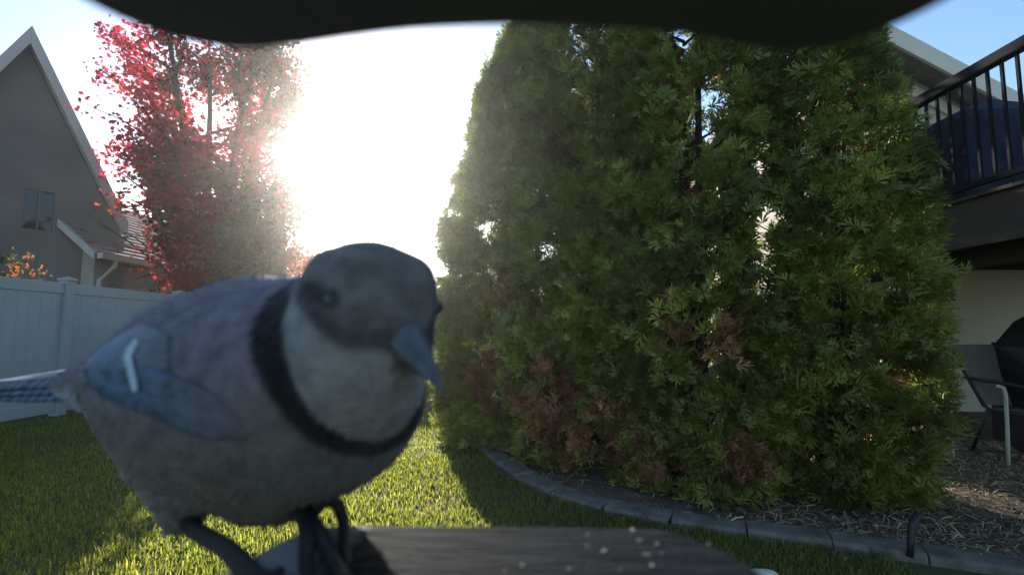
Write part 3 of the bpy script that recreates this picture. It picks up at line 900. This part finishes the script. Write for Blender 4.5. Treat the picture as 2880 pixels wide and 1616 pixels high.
HEAD = P(1035, 868, .160)
FACE = P(1005, 1050, .152)
BEAK_TIP = P(1243, 1108, .128)
SPINE = [P(905, 1090, .172), P(760, 1095, .192), P(600, 1085, .215), P(440, 1075, .245), P(330, 1075, .262), P(215, 1085, .285)]
SRAD = [.036, .0445, .0405, .0275, .0185, .0105]
bm = bmesh.new()
chain(bm, SPINE, SRAD, 9)
chain(bm, [P(700, 1020, .20), P(810, 965, .186), P(935, 940, .172), HEAD], [.0335, .0255, .0205, .0215], 7)     # mantle, nape, head
ball(bm, HEAD, .0222)
ball(bm, P(1005, 838, .162), .0170)
ball(bm, P(1095, 838, .158), .0160)
ball(bm, P(948, 786, .164), .0108)
ball(bm, P(1145, 795, .156), .0092)
chain(bm, [HEAD, P(1020, 960, .154), FACE, P(985, 1080, .155)], [.0222, .0222, .0208, .0215], 6)                # cheeks, throat
chain(bm, [P(965, 1100, .162), P(895, 1145, .17), P(800, 1165, .185)], [.024, .0295, .031], 6)                  # breast
chain(bm, [P(600, 1180, .215), P(545, 1330, .205), P(515, 1440, .198)], [.034, .017, .0075], 8)                 # near thigh
chain(bm, [P(780, 1230, .188), P(790, 1330, .184), P(800, 1420, .179)], [.03, .013, .0045], 8)                  # far thigh
raw = bpy.data.meshes.new('raw'); bm.to_mesh(raw); bm.free()
tmp = bpy.data.objects.new('raw', raw); COL.objects.link(tmp)
rm = tmp.modifiers.new('remesh', 'REMESH'); rm.mode = 'VOXEL'; rm.voxel_size = .0013; rm.use_smooth_shade = True
sm = tmp.modifiers.new('smooth', 'SMOOTH'); sm.iterations = 12; sm.factor = .5
dg = bpy.context.evaluated_depsgraph_get()
body_me = bpy.data.meshes.new_from_object(tmp.evaluated_get(dg))
bpy.data.objects.remove(tmp); bpy.data.meshes.remove(raw)
body_me.name = 'body'
nv = len(body_me.vertices)
co = np.empty(nv * 3); body_me.vertices.foreach_get('co', co); co = co.reshape(-1, 3)
sp = np.array([tuple(p) for p in SPINE])
# place along the spine, height over it
ts = np.zeros(nv); best = np.full(nv, 9e9); hh = np.zeros(nv); rad_at = np.zeros(nv)
for i in range(len(sp) - 1):
    a, b = sp[i], sp[i + 1]; ab = b - a
    t = np.clip(((co - a) @ ab) / (ab @ ab), 0, 1)
    q = a + t[:, None] * ab; d = np.linalg.norm(co - q, axis=1)
    m_ = d < best; best[m_] = d[m_]; ts[m_] = i + t[m_]; hh[m_] = (co - q)[m_, 2]; rad_at[m_] = SRAD[i] + (SRAD[i + 1] - SRAD[i]) * t[m_]
hh = hh / rad_at
wob = np.array([noise.noise(Vector(p) * 160) for p in co]) * .5 + np.array([noise.noise(Vector(p) * 60) for p in co]) * .5
def sstep(e0, e1, x):
    t = np.clip((x - e0) / (e1 - e0), 0, 1); return t * t * (3 - 2 * t)
def mixc(c, c2, w): return c * (1 - w[:, None]) + np.array([c2]) * w[:, None]
c = np.tile(np.array([[.125, .117, .11]]), (nv, 1))                       # grey breast and flank
c = mixc(c, (.15, .13, .155), sstep(-.15, .35, hh + .2 * wob))               # lavender back
c = mixc(c, (.27, .275, .27), sstep(1.4, 2.8, ts) * sstep(-.25, -.6, hh + .15 * wob))   # white belly towards the tail
c = mixc(c, (.28, .3, .32), sstep(3.4, 4.2, ts) * sstep(.1, -.3, hh))
# head
hd, fc, bt = np.array(HEAD), np.array(FACE), np.array(BEAK_TIP)
cc = np.array(CAM)
mid = .5 * (hd + fc)
body_bvh = BVHTree.FromPolygons([tuple(p) for p in co], [tuple(p.vertices) for p in body_me.polygons])
rp_ = []
for px, py in ((790, 860), (785, 960), (815, 1080), (885, 1180), (1000, 1255), (1090, 1235), (1165, 1175)):
    h_ = body_bvh.ray_cast(CAM, (P(px, py, 1) - CAM).normalized(), 1.0)
    if h_[0] is not None: rp_.append(tuple(h_[0]))
rp_ = np.array(rp_); ring_c = rp_.mean(0)
nface = np.linalg.svd(rp_ - ring_c)[2][2]
if nface @ (hd - ring_c) < 0: nface = -nface
dplane = (co - ring_c) @ nface + .0010 * wob
near_head = sstep(.080, .066, np.linalg.norm(co - mid, axis=1))
inface = sstep(-.001, .002, dplane) * near_head
c = mixc(c, (.23, .22, .212), inface)
ring_w = sstep(.0056, .0032, np.abs(dplane + .0022)) * near_head
zrel = (co - hd)[:, 2]
c = mixc(c, (.012, .011, .012), ring_w * sstep(.016, .004, zrel))
xrel = (co - hd)[:, 0]
line_z = np.maximum(.004 - .78 * (xrel + .0195), -.0125)
dcr = zrel - line_z + .0010 * wob
hmask = sstep(.036, .029, np.linalg.norm(co - hd, axis=1))
c = mixc(c, (.135, .126, .12), sstep(-.003, .004, dcr) * hmask)
c = mixc(c, (.035, .032, .03), .75 * sstep(-.002, .002, dcr) * sstep(.0105, .003, dcr) * hmask * sstep(-.021, -.017, xrel))
# eye stripe towards the beak, on both sides
bdir = norm(bt - hd)
side = norm(np.cross(bdir, np.array([0, 0, 1.0])))
upb = np.cross(side, bdir)
bodyo_eyes = []
for sgn in (-1, 1):
    e = hd + .0222 * norm(bdir * .50 + side * sgn * .80 + upb * .33)
    bodyo_eyes.append(e)
    lore = hd + .0225 * norm(bdir * .97 + side * sgn * .22 + upb * .05)
    back = hd + .0235 * norm(bdir * .05 + side * sgn * .98 + upb * .28)
    for a, b, w in ((e, lore, .0024), (e, back, .0016)):
        ab = b - a; t = np.clip(((co - a) @ ab) / (ab @ ab), 0, 1)
        d = np.linalg.norm(co - (a + t[:, None] * ab), axis=1) + .0009 * wob
        c = mixc(c, (.03, .028, .03), sstep(w + .0022, w, d))
at = body_me.attributes.new('Col', 'FLOAT_COLOR', 'POINT')
arr = np.ones((nv, 4), dtype=np.float32); arr[:, :3] = c
at.data.foreach_set('color', arr.ravel())
body_o = finish('body', body_me, M['plumage'], bird, smooth=True)
for e in bodyo_eyes:
    bm = bmesh.new(); bmesh.ops.create_uvsphere(bm, u_segments=20, v_segments=14, radius=.0031, matrix=Matrix.Translation(Vector(e) - Vector(norm(e - hd)) * .0012))
    me = bpy.data.meshes.new('eye'); bm.to_mesh(me); bm.free()
    finish('eye', me, M['eye'], bird, smooth=True)
# beak: two mandibles
bb = Vector(hd + .0150 * bdir) + Vector((0, 0, .0022))
S_, U_, B_ = Vector(side), Vector(upb), Vector(bdir)
blen = (BEAK_TIP - bb).length
def mandible(name, up, h0, tiplen, drop):
    mb = MB(); vs, fs = [], []; n, K = 10, 9
    for i in range(K):
        t = i / (K - 1); w = .0094 * (1 - t) ** .8 + .0002; h = h0 * (1 - t) ** .7 + .0002
        cpt = bb + B_ * (blen * tiplen * t) + U_ * (up * .0003 + drop * t * t)
        for k in range(n):
            a = math.pi * k / (n - 1)
            vs.append(cpt + S_ * (w * math.cos(a)) + U_ * (up * h * math.sin(a)))
    for i in range(K - 1):
        for k in range(n - 1): fs.append((i * n + k, i * n + k + 1, (i + 1) * n + k + 1, (i + 1) * n + k))
        fs.append((i * n + n - 1, i * n, (i + 1) * n, (i + 1) * n + n - 1))
    fs.append(tuple(range(n))); fs.append(tuple((K - 1) * n + k for k in range(n)))
    mb.add(vs, fs); mb.build(name, M['beak'], bird, smooth=True)
mandible('upper_beak', 1, .0070, 1.0, -.0016)
mandible('lower_beak', -1, .0055, .92, -.0004)

# folded wing: overlapping feathers laid on the near flank
bvh = BVHTree.FromPolygons([tuple(p) for p in co], [tuple(p.vertices) for p in body_me.polygons])
def on_body(px, py, lift, dflt):
    ray = (P(px, py, 1) - CAM).normalized()
    h = bvh.ray_cast(CAM, ray, 1.0)
    if h[0] is None: return P(px, py, dflt)
    return h[0] + h[1] * lift
def feather(name, pts, w0, col, lift, parent, dflt=.24, tipcol=None, bars=0, material=None, fade=1.0):
    """a feather strip along pixel way-points pts, width in pixels w0"""
    K, n = 17, 5
    q = [np.array(p, float) for p in pts]; s = np.linspace(0, len(q) - 1, K)
    line = np.array([[np.interp(t, range(len(q)), [a[j] for a in q]) for j in range(2)] for t in s])
    vs, fs, cs = [], [], []
    for i in range(K):
        d = line[min(i + 1, K - 1)] - line[max(i - 1, 0)]; d /= np.linalg.norm(d); nr = np.array([-d[1], d[0]])
        t = i / (K - 1)
        w = w0 * (min(1, .35 + 2.6 * t)) * (1 if t < .72 else max(.12, math.sqrt(max(0, 1 - ((t - .72) / .285) ** 2))))
        for k in range(n):
            u = (k - (n - 1) / 2) / ((n - 1) / 2)
            p = line[i] + nr * w * .5 * u
            vs.append(on_body(p[0], p[1], lift * min(1, .12 + 2.2 * t) * (1.15 - .35 * abs(u)), dflt))
            cc_ = np.array(col, float)
            if bars and math.sin(t * bars * 6.283) > .55: cc_ = cc_ * .3
            cc_ = cc_ + (np.array((.128, .118, .125)) - cc_) * fade * max(0, 1 - t / .75)
            if tipcol is not None and t > .84: cc_ = np.array(tipcol)
            cs.append(cc_)
    for i in range(K - 1):
        for k in range(n - 1): fs.append((i * n + k, i * n + k + 1, (i + 1) * n + k + 1, (i + 1) * n + k))
    return vs, fs, cs


def join_feathers(name, lst, parent, material):
    mb = MB()
    for vs, fs, cs in lst:
        n = len(mb.v); mb.v.extend([tuple(p) for p in vs]); mb.f.extend([tuple(i + n for i in f) for f in fs]); mb.c.extend([tuple(c_) for c_ in cs])
    o = mb.build(name, material, parent, smooth=True, vcol=True)
    s = o.modifiers.new('thickness', 'SOLIDIFY'); s.thickness = .0005; s.offset = 0
    return o


blue, blue2, lav = (.075, .125, .2), (.06, .10, .17), (.17, .165, .225)
wing_parts = []
for k in range(6):
    wing_parts.append(feather('x', [(700 - 16 * k, 1222 - 18 * k), (570 - 12 * k, 1200 - 22 * k), (420 - 8 * k, 1132 - 17 * k), (268 - 4 * k, 1086 - 9 * k)], 56, blue2 if k % 2 else blue, .0010 + .0002 * k, None, .258, bars=9 if k > 3 else 0))
for k in range(5):
    wing_parts.append(feather('x', [(480, 952 + 27 * k), (410, 950 + 25 * k), (335, 996 + 16 * k), (262, 1042 + 9 * k)], 58, np.array(blue) * (1.05 - .06 * k), .0024 - .0002 * k, None, .255))
join_feathers('wing', wing_parts, bird, M['feather'])
join_feathers('white_wing_patch', [feather('x', [(414, 925), (404, 965), (390, 1010), (401, 1055), (414, 1100)], 15, (.42, .5, .53), .0034, None, .243, fade=0)], bird, M['feather'])
# loose feather tips over the body, lying back from the bill
co_n = np.empty(nv * 3); body_me.vertices.foreach_get('normal', co_n); co_n = co_n.reshape(-1, 3)
fk = rng.choice(nv, min(nv, 20000), replace=False)
dmin = np.minimum.reduce([np.linalg.norm(co[fk] - e, axis=1) for e in bodyo_eyes])
fk = fk[(np.linalg.norm(co[fk] - (hd + .021 * bdir), axis=1) > .0095) & (dmin > .0048)]
wv = np.array([p for w_ in wing_parts for p in w_[0]])[::2]
fk = fk[np.array([np.min(((wv - p) ** 2).sum(1)) for p in co[fk]]) > .0052 ** 2]
fp, fn = co[fk], norm(co_n[fk]); nf_ = len(fk)
flow = fp - bt + np.array([0, 0, -.35]) * np.linalg.norm(fp - bt, axis=1)[:, None] * (hh[fk] < 0)[:, None]
flow = flow - (flow * fn).sum(1)[:, None] * fn
flow = norm(norm(flow) + rng.normal(0, .12, (nf_, 3)))
dh = np.linalg.norm(fp - hd, axis=1)
fl = (.0017 + .0028 * sstep(.040, .075, dh)) * rng.uniform(.7, 1.25, nf_)
fw = fl * rng.uniform(.16, .24, nf_)
fs_ = np.cross(flow, fn) * fw[:, None]
lift = rng.uniform(.05, .15, nf_)
b0_ = fp - fn * .0004; m0_ = fp + flow * (fl * .55)[:, None] + fn * (fl * lift * .55)[:, None]; t0_ = fp + flow * fl[:, None] + fn * (fl * lift * .8)[:, None]
fv = np.stack([b0_ - fs_ * .6, b0_ + fs_ * .6, m0_ + fs_, m0_ - fs_, t0_], 1).reshape(-1, 3)
fo = (np.arange(nf_) * 5)[:, None]
ff = np.concatenate([fo + np.array([[0, 1, 2]]), fo + np.array([[0, 2, 3]]), fo + np.array([[3, 2, 4]])], 0)
fc_ = np.clip(c[fk] * rng.uniform(.93, 1.09, (nf_, 1)), 0, 1)
ft = np_mesh('body_feathers', fv, ff, np.repeat(fc_, 5, 0), M['plumage'], bird); tag(ft, kind='stuff')
# tail: long blue barred feathers, white corner
tail = []
T0, T1 = P(262, 1078, .272), P(-60, 1098, .345)
dt = (T1 - T0); dt.normalize(); ln = (T1 - T0).length
wside = dt.cross(Vector((0, 0, 1))).normalized(); wside = Matrix.Rotation(R(-34), 3, dt) @ wside; wup = wside.cross(dt)
if wup.z < 0: wup = -wup
for k in range(6):
    mb = MB(); K = 25; vs, fs, cs = [], [], []
    u0 = (k - 2.5) / 2.5
    for i in range(K):
        t = i / (K - 1); w = .0056 * min(1, .6 + 2 * t) * (1 if t < .85 else max(.2, math.sqrt(max(0, 1 - ((t - .85) / .155) ** 2))))
        cpt = T0 + dt * (ln * t * (1 - .05 * abs(u0))) + wside * (u0 * (.0118 - .0072 * t)) + wup * (.0026 * (1 - abs(u0)) - .0016 * t * abs(u0) + .0006 * k)
        bar = math.sin(t * 13 * 6.283 + k * .15) > .0 and t > .08
        for s_ in (-1, 0, 1):
            vs.append(cpt + wside * (w * s_ * .75) + wup * (.0012 * (1 - abs(s_))))
            cs.append((.008, .011, .017) if bar else ((.085, .125, .215) if s_ else (.05, .075, .13)))
    for i in range(K - 1):
        for s_ in range(2): fs.append((i * 3 + s_, i * 3 + s_ + 1, (i + 1) * 3 + s_ + 1, (i + 1) * 3 + s_))
    mb.v, mb.f, mb.c = [tuple(p) for p in vs], fs, cs
    o = mb.build('tail_feather', M['feather'], bird, smooth=True, vcol=True)
    so = o.modifiers.new('thickness', 'SOLIDIFY'); so.thickness = .0005; so.offset = 0

# legs: shank plus toes that touch the tray, grown as one skin
def skin_leg(chains, root_r):
    me = bpy.data.meshes.new('leg'); V, E, RR = [], [], []
    for ch_ in chains:
        prev = ch_[0] if isinstance(ch_[0], int) else None
        for it in ch_[1:] if prev is not None else ch_:
            V.append(tuple(it[0])); RR.append(it[1])
            if prev is not None: E.append((prev, len(V) - 1))
            prev = len(V) - 1
    me.from_pydata(V, E, [])
    o = bpy.data.objects.new('leg', me); COL.objects.link(o)
    s = o.modifiers.new('skin', 'SKIN'); s.use_smooth_shade = True
    for i, r in enumerate(RR): me.skin_vertices[0].data[i].radius = (r, r)
    me.skin_vertices[0].data[0].use_root = True
    u = o.modifiers.new('sub', 'SUBSURF'); u.levels = 2; u.render_levels = 2
    me2 = bpy.data.meshes.new_from_object(o.evaluated_get(bpy.context.evaluated_depsgraph_get()))
    bpy.data.objects.remove(o); bpy.data.meshes.remove(me)
    return finish('leg', me2, M['leg'], bird, smooth=True)


def tray_pt(px, py, lift):
    ray = (P(px, py, 1) - CAM); t = (TZ + lift - CAM.z) / ray.z; return CAM + ray * t
rT = .0021
ank = P(860, 1442, .1690)
skin_leg([[(P(795, 1405, .179), .0030), (P(822, 1440, .175), .0027), (ank, .0034)],
          [2, (P(880, 1438, .167), .0026), (P(915, 1405, .1665), .0024), (P(948, 1412, .165), .0023), (P(966, 1462, .160), .0021), (tray_pt(968, 1545, .0014), .0017), (tray_pt(972, 1590, .0006), .0007)],
          [2, (tray_pt(866, 1512, .0052), .0027), (tray_pt(862, 1585, .0022), .0024), (tray_pt(868, 1640, .002), .002), (tray_pt(872, 1700, .0008), .0008)],
          [2, (tray_pt(903, 1508, .0052), .0027), (tray_pt(935, 1575, .0022), .0024), (tray_pt(975, 1640, .002), .002), (tray_pt(990, 1690, .0008), .0008)],
          [2, (P(856, 1415, .172), .0022), (P(853, 1392, .174), .0012)]], .003)
f2 = tray_pt(745, 1660, .003)
skin_leg([[(P(515, 1440, .198), .0042), (P(548, 1490, .190), .0034), (P(640, 1542, .147), .0030), (f2, .0034)],
          [3, (tray_pt(800, 1690, .0022), .0024), (tray_pt(850, 1740, .0018), .0018), (tray_pt(880, 1775, .0006), .0007)],
          [3, (tray_pt(760, 1720, .0022), .0024), (tray_pt(770, 1800, .0018), .0018), (tray_pt(772, 1850, .0006), .0007)],
          [3, (tray_pt(700, 1720, .0022), .0024), (tray_pt(670, 1790, .0018), .0018), (tray_pt(655, 1830, .0006), .0007)],
          [3, (tray_pt(775, 1625, .0022), .0022), (tray_pt(790, 1600, .0016), .0014)]], .003)

# ------------------------------------------------------------------ hazy air added to stand in for the sun's glare in the lens
hz = MB(); hz.box((-41, -7, -1.0), (41, 61, 10.5))
HM = bpy.data.materials.new('glare_air'); HM.use_nodes = True
HM.node_tree.nodes.clear()
ho = HM.node_tree.nodes.new('ShaderNodeOutputMaterial')
pv = HM.node_tree.nodes.new('ShaderNodeVolumePrincipled')
pv.inputs['Color'].default_value = (.97, .96, .93, 1)
pv.inputs['Density'].default_value = .0028
pv.inputs['Anisotropy'].default_value = .92
HM.node_tree.links.new(pv.outputs[0], ho.inputs['Volume'])
glare_haze = hz.build('glare_haze', HM); tag(glare_haze, kind='stuff')
